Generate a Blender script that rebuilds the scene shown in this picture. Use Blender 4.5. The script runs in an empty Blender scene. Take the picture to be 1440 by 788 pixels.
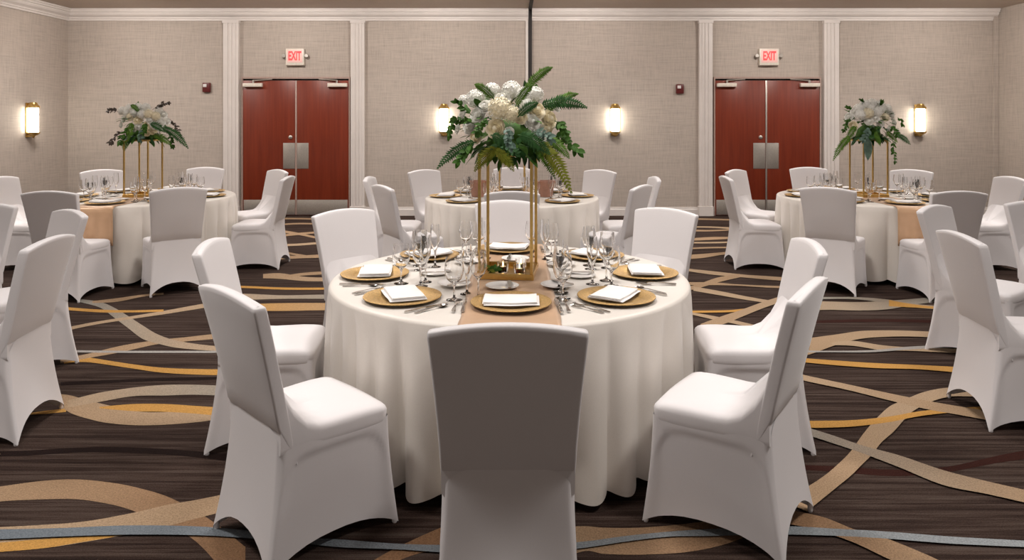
import bpy, bmesh, math, random
from math import sin, cos, pi, sqrt, radians as R
from mathutils import Vector, Matrix, Quaternion

S = bpy.context.scene
C = S.collection

# ------------------------------------------------------------------ camera
F = 985.0            # focal length in pixels of the 1440 x 788 frame
HZ = 170.0           # pixel row of the horizon
H = 1.56             # eye height
cam_d = bpy.data.cameras.new('camera')
cam_d.sensor_fit = 'HORIZONTAL'
cam_d.sensor_width = 36.0
cam_d.lens = F / 1440 * 36
cam_d.shift_y = -(394 - HZ) / 1440
cam_d.clip_start = 0.05
cam = bpy.data.objects.new('camera', cam_d)
cam.location = (0, 0, H)
cam.rotation_euler = (pi / 2, 0, 0)
C.objects.link(cam)
S.camera = cam

# ------------------------------------------------------------------ world, lights, exposure
w = bpy.data.worlds.new('world')
S.world = w
w.use_nodes = True
w.node_tree.nodes['Background'].inputs[0].default_value = (1.0, 0.87, 0.77, 1)
w.node_tree.nodes['Background'].inputs[1].default_value = 0.20
S.view_settings.view_transform = 'Standard'
S.view_settings.look = 'None'
S.view_settings.gamma = 1
S.view_settings.use_curve_mapping = False
S.view_settings.exposure = 0.34
S.cycles.use_denoising = True
S.cycles.max_bounces = 10
S.cycles.transparent_max_bounces = 16
S.cycles.caustics_reflective = False
S.cycles.caustics_refractive = False


def downlight(x, y, power, size=0.55, col=(1.0, 0.945, 0.90), spread=140):
    ld = bpy.data.lights.new('ceiling_lamp', 'AREA')
    ld.shape = 'DISK'
    ld.size = size
    ld.energy = power
    ld.color = col
    ld.spread = R(spread)
    lo = bpy.data.objects.new('ceiling_lamp', ld)
    lo.location = (x, y, 3.37)
    C.objects.link(lo)


for lx in (-5.7, -1.9, 1.9, 5.7):
    for ly in (1.9, 5.7, 9.0):
        downlight(lx, ly, 34)
downlight(0.0, 3.9, 26)


def wall_washer(x, y, tx, ty, power):
    ld = bpy.data.lights.new('wall_washer', 'AREA')
    ld.shape = 'DISK'
    ld.size = 0.3
    ld.energy = power
    ld.color = (1.0, 0.92, 0.85)
    lo = bpy.data.objects.new('wall_washer', ld)
    lo.location = (x, y, 3.37)
    d = Vector((tx, ty, 1.7)) - Vector(lo.location)
    lo.rotation_euler = d.to_track_quat('-Z', 'Y').to_euler()
    C.objects.link(lo)


for lx in (-6.0, -3.55, -1.2, 1.2, 4.2, 6.7):
    wall_washer(lx, 9.7, lx, 11.53, 33)
for ly in (8.3, 5.5):
    wall_washer(-5.6, ly, -7.31, ly, 22)
    wall_washer(6.3, ly, 7.98, ly, 22)

# ------------------------------------------------------------------ tagging helpers
def thing(name, label, cat, loc=(0, 0, 0), rz=0.0, group=None):
    o = bpy.data.objects.new(name, None)
    o.empty_display_size = 0.1
    C.objects.link(o)
    o.location = loc
    o.rotation_euler = (0, 0, rz)
    o['label'] = label
    o['category'] = cat
    if group:
        o['group'] = group
    return o


def tag(o, label, cat, group=None):
    o['label'] = label
    o['category'] = cat
    if group:
        o['group'] = group
    return o


def struct(o):
    o['kind'] = 'structure'
    return o


def copy_tree(o, parent=None):
    c = o.copy()
    C.objects.link(c)
    if parent is not None:
        c.parent = parent
    for ch in list(o.children):
        copy_tree(ch, c)
    return c


class MB:
    """collects vertices and faces, builds ONE mesh object"""
    def __init__(self):
        self.v = []
        self.f = []
        self.m = []
        self.col = []

    def add(self, verts, faces, mi=0):
        o = len(self.v)
        self.v += [tuple(p) for p in verts]
        for f in faces:
            self.f.append(tuple(i + o for i in f))
            self.m.append(mi)
        return self

    def grid(self, rows, close_u=False, mi=0, flip=False):
        n = len(rows[0])
        o = len(self.v)
        for r in rows:
            self.v += [tuple(p) for p in r]
        for j in range(len(rows) - 1):
            for i in range(n if close_u else n - 1):
                a = o + j * n + i
                b = o + j * n + (i + 1) % n
                c = o + (j + 1) * n + (i + 1) % n
                d = o + (j + 1) * n + i
                self.f.append((a, d, c, b) if flip else (a, b, c, d))
                self.m.append(mi)
        return self

    def cap(self, ring, mi=0, flip=False):
        o = len(self.v)
        self.v += [tuple(p) for p in ring]
        idx = list(range(o, o + len(ring)))
        if flip:
            idx.reverse()
        self.f.append(tuple(idx))
        self.m.append(mi)
        return self

    def box(self, x0, x1, y0, y1, z0, z1, mi=0, M=None):
        vs = [(x0, y0, z0), (x1, y0, z0), (x1, y1, z0), (x0, y1, z0),
              (x0, y0, z1), (x1, y0, z1), (x1, y1, z1), (x0, y1, z1)]
        if M is not None:
            vs = [tuple(M @ Vector(p)) for p in vs]
        return self.add(vs, [(3, 2, 1, 0), (4, 5, 6, 7), (0, 1, 5, 4), (1, 2, 6, 5), (2, 3, 7, 6), (3, 0, 4, 7)], mi)

    def lathe(self, prof, n=24, c=(0, 0, 0), M=None, mi=0):
        rows = []
        for r, z in prof:
            row = []
            for i in range(n):
                a = 2 * pi * i / n
                p = Vector((c[0] + r * cos(a), c[1] + r * sin(a), c[2] + z))
                if M is not None:
                    p = M @ p
                row.append(tuple(p))
            rows.append(row)
        return self.grid(rows, True, mi)

    def tube(self, pts, rad, n=8, mi=0, caps=True):
        pts = [Vector(p) for p in pts]
        rows = []
        up = Vector((0.13, 0.21, 1)).normalized()
        for i, p in enumerate(pts):
            t = (pts[min(i + 1, len(pts) - 1)] - pts[max(i - 1, 0)]).normalized()
            a = t.cross(up)
            if a.length < 1e-4:
                a = t.cross(Vector((1, 0, 0)))
            a.normalize()
            b = t.cross(a)
            r = rad[i] if isinstance(rad, (list, tuple)) else rad
            rows.append([tuple(p + r * (cos(2 * pi * k / n) * a + sin(2 * pi * k / n) * b)) for k in range(n)])
        self.grid(rows, True, mi)
        if caps:
            self.cap(rows[0], mi, True)
            self.cap(rows[-1], mi)
        return self

    def mesh(self, name, mats, smooth=True, bevel=0.0):
        me = bpy.data.meshes.new(name)
        me.from_pydata(self.v, [], self.f)
        if not isinstance(mats, (list, tuple)):
            mats = [mats]
        for m in mats:
            me.materials.append(m)
        me.polygons.foreach_set('material_index', self.m)
        bm = bmesh.new()
        bm.from_mesh(me)
        bmesh.ops.remove_doubles(bm, verts=bm.verts, dist=1e-5)
        if bevel > 0:
            es = [e for e in bm.edges if len(e.link_faces) == 2 and e.calc_face_angle(0) > 0.6]
            bmesh.ops.bevel(bm, geom=es, offset=bevel, segments=2, profile=0.5, affect='EDGES', clamp_overlap=True)
        bmesh.ops.recalc_face_normals(bm, faces=bm.faces)
        bm.to_mesh(me)
        bm.free()
        if smooth:
            me.polygons.foreach_set('use_smooth', [True] * len(me.polygons))
            me.set_sharp_from_angle(angle=R(38 if smooth is True else smooth))
        me.update()
        return me

    def build(self, name, mats, parent=None, smooth=True, bevel=0.0, loc=None):
        o = bpy.data.objects.new(name, self.mesh(name, mats, smooth, bevel))
        C.objects.link(o)
        if parent is not None:
            o.parent = parent
        if loc is not None:
            o.location = loc
        return o


def link(name, me, parent=None, loc=None, rot=None, scale=None):
    o = bpy.data.objects.new(name, me)
    C.objects.link(o)
    if parent is not None:
        o.parent = parent
    if loc is not None:
        o.location = loc
    if rot is not None:
        o.rotation_euler = rot
    if scale is not None:
        o.scale = (scale, scale, scale)
    return o


def sm(a, b, x):
    t = min(1, max(0, (x - a) / (b - a)))
    return t * t * (3 - 2 * t)


# ------------------------------------------------------------------ materials
def hexc(r, g, b):
    def l(c):
        c /= 255.0
        return c / 12.92 if c <= 0.04045 else ((c + 0.055) / 1.055) ** 2.4
    return (l(r), l(g), l(b), 1)


class NT:
    def __init__(self, name):
        self.m = bpy.data.materials.new(name)
        self.m.use_nodes = True
        self.t = self.m.node_tree
        self.p = self.t.nodes['Principled BSDF']

    def n(self, typ, **kw):
        nd = self.t.nodes.new(typ)
        for k, v in kw.items():
            if hasattr(nd, k):
                setattr(nd, k, v)
            else:
                nd.inputs[k.replace('_', ' ')].default_value = v
        return nd

    def l(self, a, b):
        self.t.links.new(a, b)

    def coord(self, scale, kind='Object'):
        c = self.n('ShaderNodeTexCoord')
        mp = self.n('ShaderNodeMapping')
        mp.inputs['Scale'].default_value = scale
        self.l(c.outputs[kind], mp.inputs['Vector'])
        return mp.outputs[0]

    def noise(self, scale, vec, detail=3, rough=0.55):
        nz = self.n('ShaderNodeTexNoise')
        nz.inputs['Scale'].default_value = scale
        nz.inputs['Detail'].default_value = detail
        nz.inputs['Roughness'].default_value = rough
        self.l(vec, nz.inputs['Vector'])
        return nz.outputs['Fac']

    def ramp(self, fac, stops):
        r = self.n('ShaderNodeValToRGB')
        e = r.color_ramp.elements
        e[0].position, e[0].color = stops[0]
        e[1].position, e[1].color = stops[-1]
        for p, c in stops[1:-1]:
            x = e.new(p)
            x.color = c
        self.l(fac, r.inputs[0])
        return r.outputs[0]

    def bump(self, fac, strength, dist=0.01):
        b = self.n('ShaderNodeBump')
        b.inputs['Strength'].default_value = strength
        b.inputs['Distance'].default_value = dist
        self.l(fac, b.inputs['Height'])
        self.l(b.outputs[0], self.p.inputs['Normal'])

    def setp(self, **kw):
        for k, v in kw.items():
            self.p.inputs[k.replace('_', ' ')].default_value = v


def simple(name, col, rough=0.5, metal=0.0, nscale=30, var=0.08, bump=0.0, **kw):
    a = NT(name)
    vec = a.coord((1, 1, 1))
    f = a.noise(nscale, vec)
    c0 = tuple(c * (1 - var) for c in col[:3]) + (1,)
    c1 = tuple(min(1, c * (1 + var)) for c in col[:3]) + (1,)
    a.l(a.ramp(f, [(0.3, c0), (0.7, c1)]), a.p.inputs['Base Color'])
    a.setp(Roughness=rough, Metallic=metal, **kw)
    if bump:
        a.bump(f, bump)
    return a.m


def wallpaper(name, base):
    a = NT(name)
    h = a.noise(1.0, a.coord((3, 3, 60)), 4, 0.65)
    v = a.noise(1.0, a.coord((70, 70, 4)), 3, 0.6)
    big = a.noise(0.9, a.coord((1, 1, 1)), 2)
    add = a.n('ShaderNodeMath', operation='ADD')
    a.l(h, add.inputs[0]); a.l(v, add.inputs[1])
    ad2 = a.n('ShaderNodeMath', operation='MULTIPLY_ADD')
    a.l(big, ad2.inputs[0]); ad2.inputs[1].default_value = 0.25
    a.l(add.outputs[0], ad2.inputs[2])
    hf = a.n('ShaderNodeMath', operation='MULTIPLY')
    a.l(ad2.outputs[0], hf.inputs[0]); hf.inputs[1].default_value = 0.44
    d = tuple(c * 0.80 for c in base[:3]) + (1,)
    l_ = tuple(c * 1.15 for c in base[:3]) + (1,)
    a.l(a.ramp(hf.outputs[0], [(0.34, d), (0.5, base), (0.66, l_)]), a.p.inputs['Base Color'])
    a.setp(Roughness=0.75)
    a.bump(hf.outputs[0], 0.25, 0.004)
    return a.m


M = {}
M['wall'] = wallpaper('woven_wallpaper', (0.455, 0.395, 0.348, 1))
M['trim'] = simple('painted_trim', (0.70, 0.65, 0.62), 0.45, nscale=6, var=0.03)
M['ceiling'] = simple('ceiling_paint', (0.55, 0.46, 0.39), 0.8, nscale=20, var=0.04)
M['dark'] = simple('dark_rubber_seal', (0.012, 0.008, 0.007), 0.6)
M['steel'] = simple('brushed_steel', (0.52, 0.49, 0.45), 0.38, 0.75, nscale=60, var=0.08)
M['jamb'] = simple('door_frame_paint', (0.40, 0.29, 0.25), 0.4)
M['cover'] = simple('white_spandex', (0.775, 0.748, 0.757), 0.62, nscale=300, var=0.015, Sheen_Weight=0.25, Sheen_Roughness=0.4)
M['cloth'] = simple('ivory_satin_cloth', (0.775, 0.725, 0.665), 0.42, nscale=200, var=0.02, Sheen_Weight=0.2)
M['napkin'] = simple('white_linen', (0.86, 0.83, 0.81), 0.7, nscale=250, var=0.02)
M['china'] = simple('white_china', (0.82, 0.79, 0.76), 0.18, nscale=10, var=0.01)
M['silver'] = simple('polished_cutlery', (0.62, 0.60, 0.58), 0.16, 1.0, nscale=10, var=0.02)
M['gold'] = simple('brass_gold', (0.68, 0.46, 0.16), 0.30, 1.0, nscale=40, var=0.08)
M['charger'] = simple('hammered_gold', (0.60, 0.39, 0.155), 0.42, 0.75, nscale=120, var=0.22, bump=0.35)
M['red'] = simple('alarm_red', (0.10, 0.008, 0.008), 0.4)
M['lens'] = simple('strobe_lens', (0.75, 0.72, 0.72), 0.2)
M['signbox'] = simple('sign_housing', (0.74, 0.68, 0.60), 0.4)
M['copper'] = simple('copper_pot', (0.50, 0.27, 0.20), 0.45, 0.35)
M['wax'] = simple('candle_wax', (0.88, 0.82, 0.70), 0.5, Subsurface_Weight=0.2)
M['white_petal'] = simple('white_petals', (0.93, 0.92, 0.87), 0.7, nscale=40, var=0.05, Specular_IOR_Level=0.2)
M['cream_petal'] = simple('cream_petals', (0.92, 0.84, 0.64), 0.7, nscale=40, var=0.07, Specular_IOR_Level=0.2)
M['green_bud'] = simple('green_bud', (0.32, 0.42, 0.20), 0.6)
M['fern'] = simple('fern_green', (0.080, 0.165, 0.020), 0.65, nscale=25, var=0.4, Specular_IOR_Level=0.15)
M['fern_dark'] = simple('dark_fern_green', (0.032, 0.095, 0.026), 0.65, nscale=25, var=0.35, Specular_IOR_Level=0.15)
M['fern_olive'] = simple('olive_fern_green', (0.15, 0.165, 0.016), 0.65, nscale=25, var=0.35, Specular_IOR_Level=0.15)
M['leaf'] = simple('leaf_green', (0.050, 0.125, 0.018), 0.6, nscale=20, var=0.4, Specular_IOR_Level=0.15)
M['leaf_grey'] = simple('grey_green_leaf', (0.12, 0.19, 0.15), 0.5, nscale=20, var=0.25, Specular_IOR_Level=0.15)
M['bronze'] = simple('bronze_leaf', (0.060, 0.040, 0.028), 0.5)

# satin runner
a = NT('gold_satin')
f = a.noise(7, a.coord((1, 1, 1)), 2)
a.l(a.ramp(f, [(0.3, (0.56, 0.345, 0.20, 1)), (0.7, (0.645, 0.41, 0.245, 1))]), a.p.inputs['Base Color'])
a.setp(Roughness=0.36, Metallic=0.15, Sheen_Weight=0.3)
a.bump(f, 0.3, 0.01)
M['runner'] = a.m

# red mahogany doors
a = NT('mahogany_veneer')
f = a.noise(1.0, a.coord((26, 26, 1.2)), 4, 0.6)
a.l(a.ramp(f, [(0.25, (0.135, 0.016, 0.005, 1)), (0.75, (0.22, 0.032, 0.010, 1))]), a.p.inputs['Base Color'])
a.setp(Roughness=0.36)
M['door'] = a.m

# clear glass
a = NT('clear_glass')
a.setp(Base_Color=(1, 1, 1, 1), Roughness=0.0, IOR=1.47, Transmission_Weight=1.0)
M['glass'] = a.m

# lit frosted glass of sconces
a = NT('lit_frosted_glass')
f = a.noise(3, a.coord((1, 1, 1)), 1)
a.l(a.ramp(f, [(0.3, (1.0, 0.90, 0.72, 1)), (0.7, (1.0, 0.93, 0.80, 1))]), a.p.inputs['Emission Color'])
a.setp(Base_Color=(0.9, 0.85, 0.78, 1), Roughness=0.5, Emission_Strength=11.0)
M['lamp'] = a.m

a = NT('lit_red_letter')
f = a.noise(3, a.coord((1, 1, 1)), 1)
a.l(a.ramp(f, [(0.3, (1.0, 0.05, 0.06, 1)), (0.7, (1.0, 0.08, 0.08, 1))]), a.p.inputs['Emission Color'])
a.setp(Base_Color=(0.6, 0.03, 0.03, 1), Emission_Strength=0.8)
M['letter'] = a.m
a = NT('lit_sign_panel')
f = a.noise(3, a.coord((1, 1, 1)), 1)
a.l(a.ramp(f, [(0.3, (1.0, 0.55, 0.50, 1)), (0.7, (1.0, 0.60, 0.54, 1))]), a.p.inputs['Emission Color'])
a.setp(Base_Color=(0.75, 0.50, 0.46, 1), Emission_Strength=0.12)
M['signface'] = a.m
a = NT('candle_flame')
f = a.noise(3, a.coord((1, 1, 1)), 1)
a.l(a.ramp(f, [(0.3, (1.0, 0.62, 0.25, 1)), (0.7, (1.0, 0.72, 0.35, 1))]), a.p.inputs['Emission Color'])
a.setp(Emission_Strength=8.0)
M['flame'] = a.m

# carpet: woven stripes across the room
a = NT('striped_carpet')
st = a.noise(1.0, a.coord((0.8, 30, 1)), 5, 0.75)
fz = a.noise(180, a.coord((1, 1, 1)), 2)
mx = a.n('ShaderNodeMath', operation='MULTIPLY_ADD')
a.l(fz, mx.inputs[0]); mx.inputs[1].default_value = 0.28
a.l(st, mx.inputs[2])
a.l(a.ramp(mx.outputs[0], [(0.44, (0.010, 0.006, 0.005, 1)), (0.60, (0.032, 0.019, 0.015, 1)), (0.70, (0.060, 0.040, 0.032, 1)), (0.82, (0.085, 0.064, 0.054, 1))]), a.p.inputs['Base Color'])
a.setp(Roughness=0.95, Specular_IOR_Level=0.1)
a.bump(fz, 0.5, 0.01)
M['carpet'] = a.m
a = NT('carpet_ribbon')
at = a.n('ShaderNodeAttribute')
at.attribute_name = 'dye'
fz = a.noise(150, a.coord((1, 1, 1)), 3)
mr = a.n('ShaderNodeMapRange')
a.l(fz, mr.inputs[0])
mr.inputs[1].default_value = 0.3; mr.inputs[2].default_value = 0.7
mr.inputs[3].default_value = 0.72; mr.inputs[4].default_value = 1.2
mx = a.n('ShaderNodeMix', data_type='RGBA', blend_type='MULTIPLY')
mx.inputs[0].default_value = 1
a.l(at.outputs['Color'], mx.inputs[6])
a.l(mr.outputs[0], mx.inputs[7])
a.l(mx.outputs[2], a.p.inputs['Base Color'])
a.setp(Roughness=0.95, Specular_IOR_Level=0.1)
a.bump(fz, 0.5, 0.01)
M['ribbon'] = a.m

# ------------------------------------------------------------------ room shell
YB = 11.53
XL, XR = -7.31, 7.98
ZC = 3.40
SX = F / YB


def wx(px):
    return (px - 720) / SX


def wz(py):
    return H - (py - HZ) / SX


# floor: carpet slab and its woven ribbons, one mesh
def gp(px, py):
    y = F * H / (py - HZ)
    return ((px - 720) * y / F, y)


TAN = (0.36, 0.245, 0.150)
SAND = (0.40, 0.29, 0.19)
BRN = (0.235, 0.130, 0.070)
GRY = (0.26, 0.245, 0.215)
BLU = (0.155, 0.180, 0.205)
SIL = (0.34, 0.32, 0.30)
ORG = (0.50, 0.27, 0.075)
DRK = (0.012, 0.006, 0.005)
RUS = (0.035, 0.011, 0.008)
rib = []


def ribbon(pts, c0, c1=None):
    """pts: (x, y_top, y_bottom) or (xa, ya, xb, yb) in the photo, laid on the floor"""
    rib.append((pts, c0, c1 or c0))


# dark and rust under-bands
ribbon([(-20, 636, 643), (40, 634, 641), (110, 630, 637), (163, 629, 637), (250, 633, 641), (340, 641, 652)], DRK)
ribbon([(1110, 654, 660), (1170, 656, 664), (1250, 661, 670), (1300, 660, 668), (1343, 655, 663), (1400, 642, 652), (1450, 632, 645)], RUS)
ribbon([(1140, 451, 455), (1240, 449, 453), (1330, 451, 455)], RUS)
ribbon([(85, 538, 543), (200, 533, 537), (320, 530, 534)], DRK)
# left field
ribbon([(-30, 690, 712), (0, 685, 706), (60, 677, 703), (110, 675, 703), (160, 680, 711), (195, 687, 722), (235, 699, 738), (275, 719, 762), (310, 742, 800), (345, 770, 850)], TAN, BRN)
ribbon([(-30, 744, 779), (0, 742, 777), (60, 739, 772), (120, 734, 763), (187, 722, 751), (234, 711, 741), (280, 703, 729), (330, 692, 716), (420, 668, 690)], SAND, TAN)
ribbon([(-30, 765, 779), (0, 764, 777), (60, 759, 772), (110, 756, 764), (160, 754, 756)], ORG, ORG)
ribbon([(515, 795, 830), (560, 770, 790), (640, 735, 765), (720, 712, 735)], BRN)
ribbon([(780, 742, 790), (822, 741, 776), (850, 743, 780), (900, 743, 781), (960, 738, 778), (1010, 731, 769), (1050, 722, 755), (1085, 712, 735)], TAN, BRN)
ribbon([(40, 582, 584), (60, 579, 583), (93, 575, 580)], ORG)
ribbon([(85, 555, 572), (100, 557, 582), (125, 564, 590), (154, 571, 596), (201, 580, 599), (261, 579, 596), (322, 574, 588), (400, 560, 570)], TAN, SAND)
ribbon([(140, 573, 575), (187, 569, 579), (233, 569, 580), (280, 572, 583), (330, 575, 588)], ORG)
ribbon([(95, 564, 574), (140, 553, 566), (187, 546, 558), (233, 542, 557), (280, 542, 556), (330, 545, 560), (400, 556, 575)], SAND, GRY)
ribbon([(90, 499, 512), (122, 503, 510), (180, 512, 518), (230, 518, 525), (290, 520, 528), (330, 520, 528)], ORG)
ribbon([(85, 504, 511), (120, 499, 505), (170, 487, 496), (220, 479, 485), (260, 475, 481), (320, 468, 476)], TAN)
ribbon([(93, 493, 496), (170, 494, 497), (250, 494, 497), (300, 494, 497), (360, 492, 495)], SIL, SIL)
ribbon([(110, 421, 425), (140, 425, 433), (160, 433, 447), (180, 445, 462), (200, 458, 477), (222, 471, 484), (250, 480, 490), (300, 487, 494), (360, 488, 494)], GRY, SAND)
ribbon([(85, 463, 468), (130, 454, 458), (187, 445, 449), (235, 437, 442), (285, 428, 434), (330, 422, 427)], SAND)
ribbon([(85, 432, 436), (140, 436, 440), (187, 437, 440), (230, 436, 439)], ORG)
ribbon([(130, 424, 427), (165, 420, 425), (200, 415, 418), (230, 412, 415)], TAN)
# gap left of the table
ribbon([(290, 430, 439), (360, 428, 438), (400, 427, 438), (460, 427, 437), (520, 430, 438)], ORG, TAN)
ribbon([(290, 413, 421), (350, 414, 422), (400, 416, 421), (460, 415, 421), (520, 417, 422)], SAND, GRY)
ribbon([(290, 401, 404), (350, 403, 406), (400, 405, 408), (460, 405, 408), (520, 403, 406)], ORG)
ribbon([(370, 386, 392), (395, 385, 393), (430, 390, 396), (470, 391, 396), (520, 391, 395)], TAN, SAND)
ribbon([(400, 388, 391), (430, 384, 388), (470, 382, 386), (520, 382, 385)], TAN)
ribbon([(385, 360, 366), (420, 360, 364), (470, 357, 362), (520, 352, 356)], TAN)
ribbon([(385, 350, 353), (410, 356, 359), (440, 361, 363)], TAN)
ribbon([(385, 344, 347), (420, 343, 346), (470, 339, 342)], SAND)
ribbon([(385, 322, 326), (420, 328, 331), (450, 334, 337), (480, 336, 339)], TAN)
ribbon([(390, 331, 334), (420, 328, 331), (460, 325, 327)], TAN)
ribbon([(385, 316, 318), (420, 314, 316), (460, 315, 317)], TAN)
ribbon([(385, 307, 309), (420, 307, 309), (460, 308, 310)], TAN)
# gap right of the table
ribbon([(960, 307, 309), (1000, 308, 310), (1040, 309, 311)], TAN)
ribbon([(960, 319, 321), (1000, 319, 321), (1040, 321, 324)], SAND)
ribbon([(960, 323, 326), (1000, 324, 326), (1040, 322, 324)], TAN)
ribbon([(955, 337, 340), (1000, 334, 338), (1040, 334, 336)], TAN)
ribbon([(955, 341, 343), (1000, 341, 343), (1040, 340, 342)], SAND)
ribbon([(955, 350, 352), (1000, 348, 350), (1035, 348, 350)], TAN)
ribbon([(950, 360, 366), (985, 358, 364), (1010, 356, 360), (1035, 354, 357)], TAN)
ribbon([(960, 378, 381), (1000, 382, 387), (1045, 387, 391), (1090, 390, 395), (1140, 394, 398)], SAND, TAN)
ribbon([(950, 408, 413), (980, 401, 407), (1010, 391, 398), (1040, 386, 391)], TAN)
ribbon([(950, 398, 402), (1000, 398, 402), (1040, 401, 403), (1090, 403, 406), (1150, 404, 407)], TAN)
ribbon([(975, 404, 410), (1010, 410, 416), (1050, 418, 423), (1085, 424, 428), (1140, 432, 437)], SAND)
ribbon([(950, 438, 441), (985, 438, 441), (1030, 437, 440), (1070, 432, 436)], ORG)
ribbon([(970, 440, 443), (1000, 445, 450), (1030, 451, 456), (1060, 458, 463)], SAND)
ribbon([(985, 457, 463), (1015, 446, 458), (1045, 436, 446), (1075, 425, 434), (1110, 414, 422)], TAN, SAND)
# right field
ribbon([(1125, 423, 440), (1160, 425, 437), (1210, 426, 438), (1250, 424, 436), (1290, 421, 429), (1360, 415, 421)], SAND, GRY)
ribbon([(1150, 419, 422), (1200, 419, 422), (1245, 422, 427), (1290, 429, 434), (1340, 433, 438), (1420, 440, 445)], GRY, SAND)
ribbon([(1250, 423, 432), (1290, 430, 434), (1345, 435, 437), (1420, 438, 440)], ORG)
ribbon([(1120, 480, 505), (1145, 476, 498), (1175, 472, 487), (1210, 467, 478), (1250, 466, 475), (1290, 467, 475), (1345, 470, 478)], TAN, SAND)
ribbon([(1170, 483, 487), (1200, 481, 488), (1240, 487, 494), (1280, 490, 495), (1345, 492, 498)], SAND)
ribbon([(1120, 494, 498), (1160, 495, 497), (1224, 494, 497), (1280, 489, 493), (1345, 486, 490)], SIL)
ribbon([(1110, 503, 508), (1138, 506, 512), (1224, 512, 519), (1290, 515, 521), (1350, 518, 526)], ORG)
ribbon([(1375, 548, 560), (1335, 547, 560), (1300, 553, 571), (1270, 565, 590)], SAND)
ribbon([(1270, 565, 1284, 588), (1252, 573, 1272, 592), (1237, 586, 1270, 594), (1224, 600, 1256, 610), (1212, 615, 1240, 624), (1198, 635, 1226, 642), (1184, 650, 1212, 656), (1160, 671, 1196, 672), (1130, 690, 1168, 695), (1095, 705, 1135, 722)], SAND, TAN)
ribbon([(1115, 594, 603), (1150, 594, 604), (1200, 593, 602), (1250, 588, 596), (1290, 581, 588), (1330, 577, 583), (1380, 574, 579)], ORG)
ribbon([(1090, 518, 525), (1130, 529, 537), (1190, 542, 550), (1250, 555, 565), (1300, 565, 577), (1345, 573, 585), (1400, 582, 595)], SAND, TAN)
ribbon([(1080, 590, 602), (1130, 602, 613), (1175, 616, 627), (1213, 629, 640), (1265, 643, 660), (1327, 664, 685), (1390, 680, 698), (1460, 696, 714)], GRY, TAN)
ribbon([(1075, 712, 735), (1120, 722, 742), (1160, 731, 752), (1200, 747, 766), (1240, 758, 785), (1300, 782, 815), (1360, 810, 860)], BRN, TAN)
ribbon([(-30, 748, 763), (80, 746, 758), (187, 742, 755), (304, 745, 757), (420, 758, 767), (480, 762, 773), (560, 768, 776), (640, 770, 781), (740, 771, 782), (820, 765, 774), (880, 757, 765), (940, 751, 758), (1000, 747, 757), (1095, 743, 755), (1180, 747, 757), (1250, 751, 761), (1340, 758, 768), (1450, 764, 773)], BLU, (0.27, 0.29, 0.30))
# ribbons that continue out of sight below and beside the tables
ribbon([(-700, 560, 575), (-400, 575, 592), (-200, 600, 618), (0, 640, 642)], TAN)
ribbon([(560, 640, 655), (700, 620, 634), (840, 628, 642)], TAN)
ribbon([(1440, 690, 704), (1700, 720, 738), (2000, 730, 750)], TAN)


def catmull(p0, p1, p2, p3, t):
    return tuple(0.5 * (2 * b + (c - a_) * t + (2 * a_ - 5 * b + 4 * c - d) * t * t + (3 * b - a_ - 3 * c + d) * t ** 3)
                 for a_, b, c, d in zip(p0, p1, p2, p3))


def build_floor():
    mb = MB()
    x0, x1, y0, y1 = XL - 0.1, XR + 0.1, -2.5, YB + 0.15
    mb.box(x0, x1, y0, y1, -0.12, 0.0, 0)
    cols = [(0, 0, 0)] * 6
    for k, (pts, c0, c1) in enumerate(rib):
        z = 0.0006 + 0.00012 * k
        if len(pts[0]) == 3:
            pts = [(x, t, x, b) for x, t, b in pts]
        pp = [pts[0]] + list(pts) + [pts[-1]]
        line = []
        for i in range(1, len(pp) - 2):
            for s in range(8):
                line.append(catmull(pp[i - 1], pp[i], pp[i + 1], pp[i + 2], s / 8))
        line.append(pts[-1])
        rows = [[], []]
        for q in line:
            pa = gp(q[0], q[1]); pb = gp(q[2], q[3])
            rows[0].append((pa[0], pa[1], z)); rows[1].append((pb[0], pb[1], z))
        mb.grid(rows, False, 1)
        n = len(line) - 1
        for i in range(n):
            t = (i + .5) / n
            cols.append(tuple(u + (v - u) * t for u, v in zip(c0, c1)))
    me = bpy.data.meshes.new('floor')
    me.from_pydata(mb.v, [], mb.f)
    me.materials.append(M['carpet']); me.materials.append(M['ribbon'])
    me.polygons.foreach_set('material_index', mb.m)
    at_ = me.color_attributes.new('dye', 'FLOAT_COLOR', 'CORNER')
    for p in me.polygons:
        for li in p.loop_indices:
            at_.data[li].color = cols[p.index] + (1,)
    me.update()
    o = bpy.data.objects.new('floor', me)
    C.objects.link(o)
    struct(o)


build_floor()

struct(MB().box(XL - .1, XR + .1, -2.5, YB + .15, ZC, ZC + .1).build('ceiling', M['ceiling']))
struct(MB().box(XL - .1, XR + .1, YB, YB + .15, 0, ZC).build('wall_back', M['wall']))
struct(MB().box(XL - .12, XL, -2.5, YB, 0, ZC).build('wall_left', M['wall']))
struct(MB().box(XR, XR + .12, -2.5, YB, 0, ZC).build('wall_right', M['wall']))

SEAM = wx(745.5)


def profile_run(mb, prof, a, b, axis):
    """extrude a (depth, z) moulding profile from a to b along x (back wall) or y (left wall)"""
    rows = []
    for t in (a, b):
        if axis == 'x':
            rows.append([(t, YB - d, z) for d, z in prof])
        else:
            rows.append([(XL + d, t, z) for d, z in prof])
    mb.grid(rows)
    mb.cap(rows[0]); mb.cap(rows[1])


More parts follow.
